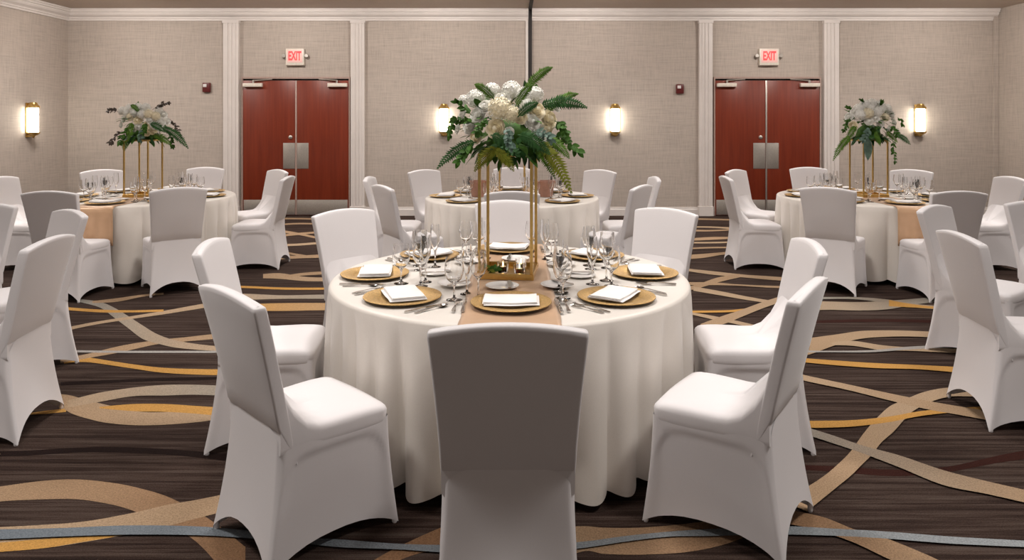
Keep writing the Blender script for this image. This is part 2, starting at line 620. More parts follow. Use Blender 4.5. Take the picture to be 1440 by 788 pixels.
crown = [(0, 3.205), (0.022, 3.205), (0.022, 3.235), (0.034, 3.24), (0.036, 3.262), (0.05, 3.275), (0.075, 3.292), (0.088, 3.315),
         (0.092, 3.335), (0.112, 3.34), (0.112, 3.365), (0.128, 3.37), (0.128, 3.395), (0, 3.395)]
mb = MB(); profile_run(mb, crown, XL, SEAM - .03, 'x'); struct(mb.build('trim_1', M['trim'], smooth=False))
mb = MB(); profile_run(mb, crown, SEAM + .03, XR - .02, 'x'); struct(mb.build('trim_2', M['trim'], smooth=False))
mb = MB(); profile_run(mb, crown, -2.5, YB - .01, 'y'); struct(mb.build('trim_3', M['trim'], smooth=False))
base = [(0, 0), (0.022, 0), (0.022, 0.10), (0.014, 0.115), (0.014, 0.135), (0, 0.14)]
DOORS = [(341.5, 417.5, 493.0), (1003.0, 1075.5, 1152.5)]
PIL = [(316, 337.5), (494.5, 513.5), (982, 1000.5), (1156.5, 1177.5)]
spans = [(XL, wx(316)), (wx(513.5), SEAM - .04), (SEAM + .04, wx(982)), (wx(1177.5), XR - .07)]
mb = MB()
for s0, s1 in spans:
    profile_run(mb, base, s0, s1, 'x')
struct(mb.build('baseboard_back', M['trim'], smooth=False))
mb = MB(); profile_run(mb, base, -2.5, YB - .01, 'y'); struct(mb.build('baseboard_left', M['trim'], smooth=False))

# fluted pilasters
for i, (p0, p1) in enumerate(PIL):
    x0, x1 = wx(p0), wx(p1)
    mb = MB()
    mb.box(x0, x1, YB - .07, YB, 0, 3.206)
    wd = x1 - x0
    for k in range(3):
        c = x0 + wd * (0.25 + 0.25 * k)
        mb.box(c - wd * .07, c + wd * .07, YB - .082, YB - .06, .16, 3.18)
    mb.box(x0 - .012, x1 + .012, YB - .09, YB, 0, .16)
    mb.box(x0 - .01, x1 + .01, YB - .085, YB, 3.16, 3.206)
    struct(mb.build('trim_%d' % (i + 4), M['trim'], smooth=False, bevel=.004))

# partition seam in the middle of the back wall with its ceiling track
mb = MB()
mb.box(SEAM - .028, SEAM + .028, YB - .04, YB, 0, ZC)
mb.box(SEAM - .028, SEAM + .028, -2.5, YB - .02, ZC - .018, ZC)
struct(mb.build('trim_8', M['dark'], smooth=False))
struct(MB().box(SEAM - .075, SEAM - .032, YB - .03, YB, 0, 3.205).build('trim_9', M['trim'], smooth=False, bevel=.003))
struct(MB().box(XR - .075, XR - .002, YB - .05, YB, 0, ZC).build('trim_10', M['wall'], smooth=False, bevel=.003))

# doors
ZD = wz(108.5)


def door(n, hinge, x0, x1, bolt):
    d = bpy.data.objects.new('door_%d' % n, None)
    C.objects.link(d)
    d.location = ((x0 + x1) / 2, YB - .03, 0)
    struct(d)
    hw = (x1 - x0) / 2 - .003
    MB().box(-hw, hw, -.022, .022, .012, ZD - .06).build('door_panel', M['door'], d, bevel=.003)
    MB().box(-hw + .012, hw - .012, -.0255, -.022, .02, .265).build('kick_plate', M['steel'], d, bevel=.001)
    s = -hinge          # side away from hinge
    # push plate by the meeting edge
    xa, xb = s * (hw - .012), s * (hw - .205)
    MB().box(min(xa, xb), max(xa, xb), -.027, -.022, wz(237), wz(201)).build('push_plate', M['steel'], d, bevel=.001)
    # closer body with its arm, on the pull side
    xa, xb = hinge * (hw - .015), hinge * (hw - .33)
    cl = MB().box(min(xa, xb), max(xa, xb), -.085, -.022, ZD - .165, ZD - .105).build('door_closer', M['signbox'], d, bevel=.006)
    ar = MB()
    ar.tube([(hinge * (hw - .18), -.06, ZD - .10), (hinge * (hw - .18), -.06, ZD - .055)], .016)
    ar.tube([(hinge * (hw - .18), -.06, ZD - .058), (hinge * (hw - .48), -.03, ZD - .04)], .011)
    ar.build('closer_arm', M['steel'], cl)
    if bolt:
        mb_ = MB()
        Mx = Matrix.Translation((s * (hw - .085), -.022, wz(193))) @ Matrix.Rotation(pi / 2, 4, 'X')
        mb_.lathe([(0, .022), (.018, .022), (.030, .014), (.034, 0)], 18, M=Mx)
        mb_.build('deadbolt', M['steel'], d)
    if n in (2, 4):
        ed = MB().box(-hw - .012, -hw + .014, -.032, -.02, .02, ZD - .06).build('meeting_strip', M['jamb'] if n == 2 else M['steel'], d, bevel=.002)
    return d


for k, (p0, pm, p1) in enumerate(DOORS):
    x0, xm, x1 = wx(p0), wx(pm), wx(p1)
    door(2 * k + 1, -1, x0 + .02, xm, True)
    door(2 * k + 2, 1, xm, x1 - .02, False)
    # frame around the pair
    mb = MB()
    mb.box(x0 - .002, x0 + .018, YB - .055, YB, 0, ZD - .03)
    mb.box(x1 - .018, x1 + .002, YB - .055, YB, 0, ZD - .03)
    mb.box(x0 - .002, x1 + .002, YB - .055, YB, ZD - .03, ZD)
    struct(mb.build('trim_%d' % (11 + 2 * k), M['jamb'], smooth=False, bevel=.002))
    # dark head gap under the frame
    struct(MB().box(x0 + .02, x1 - .02, YB - .02, YB - .001, ZD - .065, ZD - .028).build('trim_%d' % (12 + 2 * k), M['dark'], smooth=False))

# exit signs
def text_mesh(body, size, depth, mat):
    cu = bpy.data.curves.new('letters', 'FONT')
    cu.body = body
    cu.size = size
    cu.extrude = depth
    cu.offset = .006
    cu.align_x = 'CENTER'
    cu.align_y = 'CENTER'
    to = bpy.data.objects.new('letters', cu)
    C.objects.link(to)
    dg = bpy.context.evaluated_depsgraph_get()
    me = bpy.data.meshes.new_from_object(to.evaluated_get(dg))
    bpy.data.objects.remove(to)
    me.materials.clear()
    me.materials.append(mat)
    return me


exit_me = text_mesh('EXIT', 0.185, 0.004, M['letter'])
for px, py, wd_, lab in ((416.5, 80.5, .30, 'lit red EXIT sign above the left pair of red doors'),
                         (1079.5, 80.5, .32, 'lit red EXIT sign above the right pair of red doors')):
    t = thing('exit_sign', lab, 'sign', (wx(px), YB, wz(py)), 0, 'exit signs over the doors')
    MB().box(-wd_ / 2, wd_ / 2, -.075, 0, -.14, .135).build('housing', M['signbox'], t, bevel=.008)
    MB().box(-wd_ / 2 + .025, wd_ / 2 - .025, -.079, -.073, -.095, .115).build('face_panel', M['signface'], t, bevel=.002)
    lo = link('letters', exit_me, t, (0, -.080, .008), (pi / 2, 0, 0))
    lo.scale = (0.56, 1.08, 1)
    for s in (-1, 1):
        mb = MB()
        Mx = Matrix.Translation((s * (wd_ / 2 + .035), -.045, .02)) @ Matrix.Rotation(pi / 2, 4, 'X')
        mb.lathe([(0, .03), (.028, .03), (.034, .02), (.026, -.02), (0, -.022)], 16, M=Mx)
        mb.box(min(s * wd_ / 2, s * (wd_ / 2 + .02)), max(s * wd_ / 2, s * (wd_ / 2 + .02)), -.05, -.035, .01, .03)
        mb.build('emergency_lamp', M['steel'], t)

for px, py, lab in ((291.5, 123, 'small dark red fire alarm strobe on wall left of the left doors'),
                    (955.5, 125, 'small dark red fire alarm strobe on wall left of the right doors')):
    t = thing('fire_alarm', lab, 'fire alarm', (wx(px), YB, wz(py)), 0, 'fire alarms on the back wall')
    MB().box(-.062, .062, -.05, 0, -.08, .075).build('alarm_body', M['red'], t, bevel=.008)
    MB().box(-.045, .012, -.064, -.048, .002, .052).build('strobe_lens', M['lens'], t, bevel=.006)


# wall sconces
def sconce(loc, rz, lab):
    t = thing('wall_sconce', lab, 'wall lamp', loc, rz, 'lit wall sconces')
    # local -y points into the room
    MB().box(-.055, .055, -.02, 0, -.26, .26).build('back_plate', M['gold'], t, bevel=.006)
    cy = -.088
    g = MB()
    g.lathe([(0, -.185), (.060, -.185), (.068, -.178), (.068, .178), (.060, .185), (0, .185)], 28, (0, cy, 0))
    g.build('glass_shade', M['lamp'], t)
    c_ = MB()
    c_.lathe([(.0, .185), (.086, .185), (.086, .205), (.085, .212), (.06, .235), (.05, .262), (.035, .268), (0, .27)], 24, (0, cy, 0))
    c_.box(-.02, .02, cy, -.01, .20, .225)
    c_.build('top_cap', M['gold'], t)
    b = MB()
    b.lathe([(0, -.275), (.012, -.268), (.018, -.25), (.03, -.24), (.06, -.225), (.08, -.207), (.086, -.2), (.086, -.185), (0, -.185)], 24, (0, cy, 0))
    b.box(-.02, .02, cy, -.01, -.22, -.2)
    b.build('bottom_cap', M['gold'], t)
    for s in (-1, 1):
        MB().tube([(s * .084, cy, -.2), (s * .084, cy, .2)], .005).build('side_rod', M['gold'], t)
    return t


ZS = wz(169)
sconce((wx(625), YB, ZS), 0, 'lit brass wall sconce just left of the tall flower arrangement')
sconce((wx(864), YB, ZS), 0, 'lit brass wall sconce left of the right pair of doors')
sconce((wx(1290), YB, ZS), 0, 'lit brass wall sconce at far right of back wall')
sconce((XL, 10.57, ZS), pi / 2, 'lit brass wall sconce on the left side wall')

# ------------------------------------------------------------------ covered banquet chair
random.seed(4)


def rrect(hw, hd, r, n=6, cx=0, cy=0):
    pts = []
    for (sx, sy, a0) in ((1, 1, 0), (-1, 1, pi / 2), (-1, -1, pi), (1, -1, 1.5 * pi)):
        for k in range(n + 1):
            a_ = a0 + pi / 2 * k / n
            pts.append((cx + sx * (hw - r) + r * cos(a_), cy + sy * (hd - r) + r * sin(a_)))
    return pts


def back_y(z):           # rear surface of the back
    t = (z - .45) / .5
    return -.212 - .100 * t - .016 * t * t


def make_chair():
    root = thing('banquet_chair', '', 'chair', group='white covered banquet chairs')
    # --- backrest: thin padded board, wider and crowned at the top, slightly dished
    mb = MB()
    rows = []
    zs = [.355, .40, .45, .50, .56, .64, .72, .80, .87, .92, .934, .9375, .9385]
    for i, z in enumerate(zs):
        v = min(1, max(0, (z - .45) / .485))
        hw = .208 + .031 * v ** 1.4 - .006 * sm(.44, .35, z)
        th = .048
        ins = 0
        if z < .50:
            th = .048 - (.50 - z) * .285
        if i >= len(zs) - 3:
            ins = (.0015, .005, .012)[i - (len(zs) - 3)]
        zz_top = z
        ring = []
        hd = th / 2 - ins
        for (x, y) in rrect(hw - ins, hd, min(.009, hd * .8), 4):
            u = x / hw
            zc = zz_top + .026 * (1 - u * u) * sm(.55, .95, zz_top)
            yy = back_y(z) + .048 - th / 2 + y - .016 * (1 - u * u) * sm(.45, .7, z)
            ring.append((x, yy, zc))
        # densify long sides
        rows.append(ring)
    dens = []
    for ring in rows:
        d2 = []
        n = len(ring)
        for i in range(n):
            p, q = ring[i], ring[(i + 1) % n]
            d2.append(p)
            if abs(p[0] - q[0]) > .1:
                for k in range(1, 10):
                    t = k / 10
                    x = p[0] + (q[0] - p[0]) * t
                    hw = max(abs(p[0]), abs(q[0])) + .012
                    u = x / hw
                    u0 = p[0] / hw
                    zb = p[2] + (.026 * ((1 - u * u) - (1 - u0 * u0))) * sm(.55, .95, p[2])
                    yb = p[1] + (q[1] - p[1]) * t - .016 * ((1 - u * u) - (1 - u0 * u0)) * sm(.45, .7, p[2])
                    d2.append((x, yb, zb))
        dens.append(d2)
    mb.grid(dens, True)
    top = dens[-1]
    n = len(top)
    cen = [(p[0], (p[1] + back_y(.94) + .024 - .016 * (1 - (p[0] / .23) ** 2)) / 2, p[2] + .0015) for p in top]
    mb.grid([top, cen], True)
    mb.cap(cen)
    mb.build('backrest', M['cover'], root, smooth=50)

    # --- seat cushion with the fabric sweeping up into the back
    def outline(ins):
        pts = []
        hwf, hwr, yf, yr = .226 - ins, .207 - ins, .228 - ins, -.213
        rf = .038
        # start at rear left, go round the front to rear right
        pts += [(-hwr, yr + (yf - rf - yr) * k / 8) for k in range(9)]
        pts = [(-(hwr + (hwf - hwr) * sm(yr, yf - rf, y)), y) for _, y in pts]
        for k in range(1, 8):
            a_ = pi - pi / 2 * k / 7
            pts.append((-hwf + rf + rf * cos(a_), yf - rf + rf * sin(a_)))
        for k in range(1, 8):
            t = k / 8
            pts.append((-hwf + rf + 2 * (hwf - rf) * t, yf + .008 * sin(pi * t)))
        for k in range(7):
            a_ = pi / 2 - pi / 2 * k / 7
            pts.append((hwf - rf + rf * cos(a_), yf - rf + rf * sin(a_)))
        pts += [(hwr + (hwf - hwr) * sm(yr, yf - rf, y), y) for y in [yf - rf + (yr - yf + rf) * k / 8 for k in range(9)]]
        # rear edge back to the start
        for k in range(1, 8):
            pts.append((hwr - 2 * hwr * k / 8, yr))
        return pts

    def lift(y):
        t = min(1, max(0, (-.03 - y) / .18))
        return .17 * t ** 2.6

    rows = []
    for ins, z in ((.006, .405), (.002, .412), (.001, .425), (.0, .446), (.0035, .462), (.012, .472), (.03, .478), (.07, .483), (.12, .486), (.19, .488)):
        ring = []
        for (x, y) in outline(ins if ins < .15 else .12):
            if ins > .15:
                x *= .25
                y = y * .3
            zz = z + lift(y) * (1 if z > .43 else .0) - (.006 * sm(.1, .23, y) if z > .45 else 0)
            ring.append((x, y, zz))
        rows.append(ring)
    mb = MB()
    mb.grid(rows, True)
    mb.cap(rows[-1])
    mb.cap(rows[0], flip=True)
    mb.build('seat', M['cover'], root, smooth=60)

    # --- skirt stretched between the four feet, hem arched between them
    top_c = [(-.2045, back_y(.49) + .004), (-.2245, .2265), (.2245, .2265), (.2045, back_y(.49) + .004)]
    bot_c = [(-.236, -.276), (-.238, .268), (.238, .268), (.236, -.276)]
    arch = [.058, .075, .058, .105]
    bow = [.030, .028, .030, .022]
    us = [0, .015, .035, .055, .075, .095, .12, .16, .22, .30, .40, .5, .60, .70, .78, .84, .88, .905, .925, .945, .965, .985]
    vs = [0, .03, .06, .09, .12, .15, .18, .21, .24, .28, .33, .39, .46, .54, .62, .70, .78, .86, .93, 1.0, 1.02]
    rows = []
    for v in vs:
        ring = []
        for s in range(4):
            a0, a1 = top_c[s], top_c[(s + 1) % 4]
            b0, b1 = bot_c[s], bot_c[(s + 1) % 4]
            # outward normal of that side
            nx, ny = [(-1, 0), (0, 1), (1, 0), (0, -1)][s]
            for u in us:
                vv = min(v, 1)
                # corners go down in a slightly flared curve
                fl = vv ** 1.5
                tx, ty = a0[0] + (a1[0] - a0[0]) * u, a0[1] + (a1[1] - a0[1]) * u
                bx, by = b0[0] + (b1[0] - b0[0]) * u, b0[1] + (b1[1] - b0[1]) * u
                x = tx + (bx - tx) * fl
                y = ty + (by - ty) * fl
                e = 1 - abs(2 * u - 1) ** 2.6
                bw = bow[s] * e * sm(0, 1, vv) ** .8 + (0 if s == 3 else .010 * sm(0, .09, vv - (.08 + .5 * max(0, (abs(2 * u - 1) - .5) / .5) ** 3)) * sm(0, .13, min(u, 1 - u)))
                if v > 1:
                    bw += .006
                x -= nx * bw
                y -= ny * bw
                # soften corners
                cs = 1 - min(1, min(u, 1 - u) / .04)
                x -= .007 * cs * (1 if x > 0 else -1)
                y -= .007 * cs * (1 if y > 0 else -1)
                zt = .425
                if s == 3:
                    zt = .425 + .065 * (1 - abs(2 * u - 1) ** 6)
                ah = arch[s] * (1 - abs(2 * u - 1) ** 2.4)
                z = zt + (.004 + ah - zt) * vv + (.006 if v > 1 else 0)
                ring.append((x, y, z))
        rows.append(ring)
    mb = MB()
    mb.grid(rows, True)
    sk = mb.build('skirt', M['cover'], root, smooth=75)
    for (x, y) in bot_c:
        f_ = MB()
        x *= .925
        y *= .935
        f_.lathe([(0, 0), (.008, 0), (.010, .004), (.010, .02), (.007, .04), (0, .046)], 12, (x, y, 0))
        f_.build('foot_pocket', M['cover'], sk)
    return root


chair0 = make_chair()
chair_used = False


def place_chair(x, y, face, label, group):
    """face: direction the chair looks, angle from +Y towards +X (clockwise seen from above)"""
    global chair_used
    c = chair0 if not chair_used else copy_tree(chair0)
    chair_used = True
    c.location = (x, y, 0)
    c.rotation_euler = (0, 0, -face)
    c['label'] = label
    c['group'] = group
    return c


def ring_chairs(cx, cy, spec, group, rad=1.215):
    for phi, lab, *off in spec:
        dr, dphi, twist = (list(off) + [0, 0, 0])[:3]
        p = R(phi + dphi)
        ox, oy = sin(p), -cos(p)
        r = rad + dr
        place_chair(cx + ox * r, cy + oy * r, -p + R(twist), lab, group)


# ------------------------------------------------------------------ tables
TR = 0.915
ZT = 0.752


def make_cloth(seed):
    rnd = random.Random(seed)
    N = 480
    ph = [rnd.uniform(0, 2 * pi) for _ in range(8)]
    def fold(th):
        q = th + .06 * sin(3 * th + ph[0]) + .05 * sin(5 * th + ph[1])
        s = 2.1 * abs(sin(15 * q + ph[2])) ** .8 - 1.1 + .30 * sin(11 * q + ph[3]) + .12 * sin(37 * q + ph[4])
        return s
    amp = [.7 + .5 * (sin(4 * (2 * pi * i / N) + ph[5]) * .5 + .5) for i in range(N)]
    prof = [(.30, ZT), (.60, ZT), (.80, ZT), (TR - .03, ZT), (TR - .012, ZT - .001), (TR - .003, ZT - .006), (TR + .002, ZT - .016)]
    rows = []
    for r, z in prof:
        rows.append([(r * cos(2 * pi * i / N), r * sin(2 * pi * i / N), z) for i in range(N)])
    L = ZT - .016 - .045
    for k in range(1, 13):
        s = k / 12
        row = []
        for i in range(N):
            th = 2 * pi * i / N
            f_ = fold(th)
            # broad ridge, narrow valley
            g = f_
            A = .038 * s ** .55 * amp[i]
            r = TR + .003 + .012 * s + A * (g - .5) * .9
            z = ZT - .016 - L * s - .012 * f_ * s
            row.append((r * cos(th), r * sin(th), z))
        rows.append(row)
    mb = MB()
    mb.grid(rows, True)
    mb.cap(rows[0])
    return mb.mesh('tablecloth', M['cloth'], 60)


def make_table(cx, cy, label, seed):
    t = thing('banquet_table', label, 'table', (cx, cy, 0), 0, 'round banquet tables')
    me = make_cloth(seed)
    link('tablecloth', me, t)
    # folding table under the cloth
    MB().lathe([(0, ZT - .006), (TR - .012, ZT - .006), (TR - .012, ZT - .03), (0, ZT - .03)], 48).build('tabletop', M['dark'], t)
    for sx in (-1, 1):
        for sy in (-1, 1):
            MB().tube([(sx * .42, sy * .35, 0), (sx * .42, sy * .35, ZT - .02)], .018).build('leg', M['steel'], t)
    return t


def make_runner(cx, cy, label, hw=.205, drop_near=.33, drop_far=.33, dx=0.0, seed=1):
    rnd = random.Random(seed)
    rows = []
    path = []
    n = 40
    e = TR + .010
    # path in (y, z) from near drop to far drop
    for k in range(9):
        path.append((-(e + .032), ZT - drop_near + (drop_near - .02) * k / 8))
    path += [(-(e + .018), ZT - .008), (-(e + .006), ZT + .0015), (-(e - .012), ZT + .0035)]
    for k in range(1, n):
        path.append((-(e - .012) + 2 * (e - .012) * k / n, ZT + .0035))
    path += [((e - .012), ZT + .0035), ((e + .006), ZT + .0015), ((e + .018), ZT - .008)]
    for k in range(9):
        path.append(((e + .032), ZT - .02 - (drop_far - .02) * k / 8))
    for (y, z) in path:
        row = []
        for i in range(21):
            u = -1 + 2 * i / 20
            x = dx + hw * u
            yy = y
            # follow the round edge where it hangs
            if abs(y) > e - .2:
                k = sm(e - .2, e, abs(y))
                rr = sqrt(max(0, (e + (abs(y) - e)) ** 2 - x * x))
                yy = (1 if y > 0 else -1) * (abs(y) * (1 - k) + rr * k)
                if z < ZT - .01:
                    yy += (1 if y > 0 else -1) * .007 * sin(9 * u + seed) * min(1, (ZT - z) / .2)
            edge = .0006 * sin(y * 23 + seed) * (1 if abs(u) == 1 else 0)
            row.append((x + edge * 4, yy, z + .0012 * (sin(14 * y + 5 * u + seed) + 1) * (1 - u * u)))
        rows.append(row)
    mb = MB()
    mb.grid(rows)
    o = mb.build('table_runner', M['runner'], None, smooth=60, loc=(cx, cy, 0))
    sol = o.modifiers.new('thickness', 'SOLIDIFY')
    sol.thickness = .0015
    sol.offset = 1
    return tag(o, label, 'table runner', 'gold table runners')


# --- crockery, glasses, cutlery: one mesh of each kind
def lathe_me(name, prof, mat, n=28, smooth=38):
    mb = MB()
    mb.lathe(prof, n)
    return mb.mesh(name, mat, smooth)


charger_me = lathe_me('charger_plate', [(0, .004), (.10, .004), (.108, .006), (.118, .012), (.150, .016), (.172, .019), (.176, .018), (.177, .0155), (.172, .0135), (.15, .011),
                                        (.12, .007), (.11, .0012), (.10, 0), (0, 0)], M['charger'], 56, 50)
bread_me = lathe_me('bread_plate', [(0, .004), (.05, .004), (.056, .006), (.076, .0125), (.080, .013), (.081, .012), (.079, .0105), (.057, .003), (.05, 0), (0, 0)], M['china'], 36, 50)


def glass_me(name, h, R_, stem, neck, base_r, lip):
    hb = h - stem
    outer = [(0, 0), (base_r, 0), (base_r, .0018), (base_r * .55, .005), (.006, .012), (.0038, .03), (.0038, stem - .02), (.007, stem - .006)]
    bowl = [(neck * R_ * .55, stem + hb * .05), (neck * R_, stem + hb * .16), (R_ * .95, stem + hb * .36), (R_, stem + hb * .52), (R_ * (1 + lip) / 2 * 1.0, stem + hb * .78), (R_ * lip, h)]
    inner = [(max(0, r - .0016), z + (.002 if z < h else 0)) for r, z in reversed(bowl)]
    inner[0] = (bowl[-1][0] - .0014, h)
    mb = MB()
    mb.lathe(outer + bowl + inner + [(0, stem + hb * .06)], 20)
    return mb.mesh(name, M['glass'], 60)


goblet_me = glass_me('water_goblet', .195, .044, .075, .75, .036, .86)
wine_me = glass_me('wine_glass', .215, .040, .095, .70, .035, .80)
flute_me = glass_me('champagne_flute', .235, .027, .085, .55, .032, .84)


def make_napkin():
    """folded linen: three layers with rounded fold at the front, corners a little lifted"""
    mb = MB()
    hw, hd = .116, .078
    for k, (sx, sy, dx_, dy_, z0, th) in enumerate(((1.02, 1.06, .004, -.003, .0, .003), (1.0, .98, -.004, .004, .0031, .003), (.98, .94, -.002, .002, .0062, .0048))):
        rows = []
        n = 14
        for side in (1, 0):
            pass
        prof = []
        a_, d_ = hw * sx, hd * sy
        sec = [(-d_, th * .5), (-d_ + th * .3, th * .9), (-d_ + th, th), (-d_ * .4, th * 1.05), (0, th * 1.08), (d_ * .5, th * 1.05), (d_ - .003, th), (d_, th * .75), (d_, th * .1), (d_ - .003, 0), (0, 0), (-d_ + th, 0), (-d_ + th * .3, th * .1)]
        for i in range(n + 1):
            u = -1 + 2 * i / n
            lift_ = .004 * u * u * (k + 1) * .4
            rows.append([(u * a_ + dx_ + .0015 * sin(30 * y), y + dy_ + .002 * sin(3 * u + k), z0 + z + lift_ + .0008 * sin(5 * u + 20 * y)) for y, z in sec])
        mb.grid(rows, True)
        mb.cap(rows[0]); mb.cap(rows[-1])
    return mb.mesh('napkin', M['napkin'], 50)


napkin_me = make_napkin()


def strip(mb, pts, th=.0022):
    """flat metal strip: pts (y, half width, z)"""
    rows = []
    for y, hw, z in pts:
        rows.append([(-hw, y, z), (hw, y, z), (hw, y, z + th), (-hw, y, z + th)])
    mb.grid(rows, True)
    mb.cap(rows[0]); mb.cap(rows[-1])


def fork_mesh(s):
    mb = MB()
    strip(mb, [(-.10 * s, .004, .001), (-.095 * s, .0085, .001), (-.06 * s, .007, .003), (0, .003, .006), (.035 * s, .004, .006), (.048 * s, .011, .003)])
    for k in range(4):
        x = -.0094 + .00627 * k
        rows = []
        for y, z in ((.046 * s, .003), (.07 * s, .001), (.09 * s, .002), (.10 * s, .006)):
            rows.append([(x - .0017, y, z), (x + .0017, y, z), (x + .0017, y, z + .002), (x - .0017, y, z + .002)])
        mb.grid(rows, True)
        mb.cap(rows[0]); mb.cap(rows[-1])
    return mb.mesh('fork', M['silver'], 40)


def knife_mesh(s):
    mb = MB()
    strip(mb, [(-.115 * s, .004, .001), (-.11 * s, .008, .001), (-.03 * s, .0065, .001), (-.01 * s, .005, .001)], .006)
    strip(mb, [(-.012 * s, .006, .003), (0, .0095, .003), (.06 * s, .0105, .003), (.095 * s, .0085, .003), (.115 * s, .002, .003)], .0016)
    return mb.mesh('knife', M['silver'], 40)


def spoon_mesh(s):
    mb = MB()
    strip(mb, [(-.09 * s, .004, .001), (-.085 * s, .008, .001), (-.04 * s, .006, .003), (.02 * s, .003, .006), (.045 * s, .004, .005)])
    rows = []
    for i in range(9):
        t = i / 8
        y = (.042 + .055 * t) * s
        hw = max(.001, .0175 * sin(pi * min(1, .06 + t * .94)) ** .7) * s
        row = []
        for k in range(7):
            u = -1 + 2 * k / 6
            row.append((u * hw, y, .0065 - .006 * (1 - u * u) * sin(pi * t)))
        rows.append(row)
    mb.grid(rows)
    mb.grid([[(x, y, z + .0015) for x, y, z in r] for r in rows])
    return mb.mesh('spoon', M['silver'], 60)


fork_me, sfork_me = fork_mesh(1.0), fork_mesh(.86)
knife_me, spoon_me = knife_mesh(1.0), spoon_mesh(.95)
bknife_me = knife_mesh(.68)

POS = {0: 'nearest', 45: 'near-right', 90: 'right', 135: 'far-right', 180: 'farthest', -135: 'far-left', -90: 'left', -45: 'near-left'}
rs = random.Random(11)


def on_table(name, me, cx, cy, phi, r, t, z, label, cat, group, rot=0.0):
    """r: distance from the table centre along the seat's direction, t: to the sitter's right"""
    p = R(phi)
    o_ = Vector((sin(p), -cos(p)))
    f_ = -o_
    rt = Vector((f_.y, -f_.x))
    q = o_ * r + rt * t
    o = link(name, me, None, (cx + q.x, cy + q.y, z), (0, 0, math.atan2(-f_.x, f_.y) + rot))
    return tag(o, label, cat, group)


def setting(cx, cy, phi, tab, full=True, skip=(), zr=0.0, over=None):
    """one place setting; tab names the table"""
    over = over or {}
    pos = POS[phi]
    at_ = '%s place of the %s' % (pos, tab)
    zt = ZT + zr
    j = lambda s: rs.uniform(-s, s)
    r0, t0 = over.get('charger', (.69 + j(.015), j(.015)))
    if 'charger' not in skip:
        on_table('charger_plate', charger_me, cx, cy, phi, r0, t0, zt + .0006, 'round gold charger plate at the ' + at_, 'plate', 'gold charger plates')
    if 'napkin' not in skip:
        on_table('napkin', napkin_me, cx, cy, phi, r0 + j(.008), t0 + j(.01), zt + .0195 if False else zt + .0185, 'folded white napkin on the gold charger at the ' + at_, 'napkin', 'folded napkins', j(.22) + over.get('nrot', 0))
    if 'bread' not in skip:
        rb, tb = over.get('bread', (.375 + j(.02), -.02 + j(.02)))
        if abs(phi) in (45, 135):
            zt += .0078
        on_table('bread_plate', bread_me, cx, cy, phi, rb, tb, zt + .0006, 'small white bread plate at the ' + at_, 'plate', 'white bread plates')
        if full:
            on_table('butter_knife', bknife_me, cx, cy, phi, rb, tb + .035, zt + .0135, 'small butter knife on the bread plate at the ' + at_, 'knife', 'butter knives', j(.2))
        if abs(phi) in (45, 135):
            zt -= .0078
    if 'glass' not in skip:
        g = over.get('glass', ((.53, .185), (.435, .25), (.43, .145)))
        on_table('water_goblet', goblet_me, cx, cy, phi, g[0][0] + j(.01), g[0][1] + j(.01), zt + .0005, 'wide stemmed water goblet at the ' + at_, 'glass', 'water goblets')
        on_table('wine_glass', wine_me, cx, cy, phi, g[1][0] + j(.01), g[1][1] + j(.01), zt + .0005, 'stemmed wine glass at the ' + at_, 'glass', 'wine glasses')
        on_table('champagne_flute', flute_me, cx, cy, phi, g[2][0] + j(.01), g[2][1] + j(.01), zt + .0005, 'tall narrow champagne flute at the ' + at_, 'glass', 'champagne flutes')
    if full:
        on_table('dinner_fork', fork_me, cx, cy, phi, r0 + .02, t0 - .205, zt + .0008, 'longer silver fork beside the charger at the ' + at_, 'fork', 'dinner forks', j(.06))
        on_table('salad_fork', sfork_me, cx, cy, phi, r0 + .025, t0 - .238, zt + .0008, 'shorter outer silver fork at the ' + at_, 'fork', 'salad forks', j(.06))
        on_table('dinner_knife', knife_me, cx, cy, phi, r0 + .02, t0 + .205, zt + .0008, 'silver dinner knife beside the charger at the ' + at_, 'knife', 'dinner knives', j(.06))
        on_table('teaspoon', spoon_me, cx, cy, phi, r0 + .025, t0 + .238, zt + .0008, 'silver spoon right of the knife at the ' + at_, 'spoon', 'teaspoons', j(.06))


# ------------------------------------------------------------------ flower stands and flowers
def make_stand(cx, cy, rz, label, hw=.132, hd=.15, zt=.62):
    t = thing('flower_stand', label, 'stand', (cx, cy, ZT + .0076), rz, 'gold flower stands')
    b = MB()
    fr = .011
    b.box(-hw - fr, hw + fr, -hd - fr, hd + fr, 0, .008)
    for sx in (-1, 1):
        b.box(sx * hw - fr, sx * hw + fr, -hd - fr, hd + fr, .008, .03)
    for sy in (-1, 1):
        b.box(-hw + fr, hw - fr, sy * hd - fr, sy * hd + fr, .008, .03)
    b.build('base_tray', M['gold'], t, smooth=False, bevel=.0015)
    for sx in (-1, 1):
        for sy in (-1, 1):
            MB().box(sx * hw - .0075, sx * hw + .0075, sy * hd - .0075, sy * hd + .0075, .03, zt).build('post', M['gold'], t, smooth=False, bevel=.002)
    tp = MB()
    for sx in (-1, 1):
        tp.box(sx * hw - .0085, sx * hw + .0085, -hd - .0085, hd + .0085, zt, zt + .017)
    for sy in (-1, 1):
        tp.box(-hw + .0085, hw - .0085, sy * hd - .0085, sy * hd + .0085, zt, zt + .017)
    tp.build('top_frame', M['gold'], t, smooth=False, bevel=.002)
    MB().box(-hw + .009, hw - .009, -hd + .009, hd - .009, zt + .006, zt + .012).build('top_plate', M['gold'], t, smooth=False)
    return t


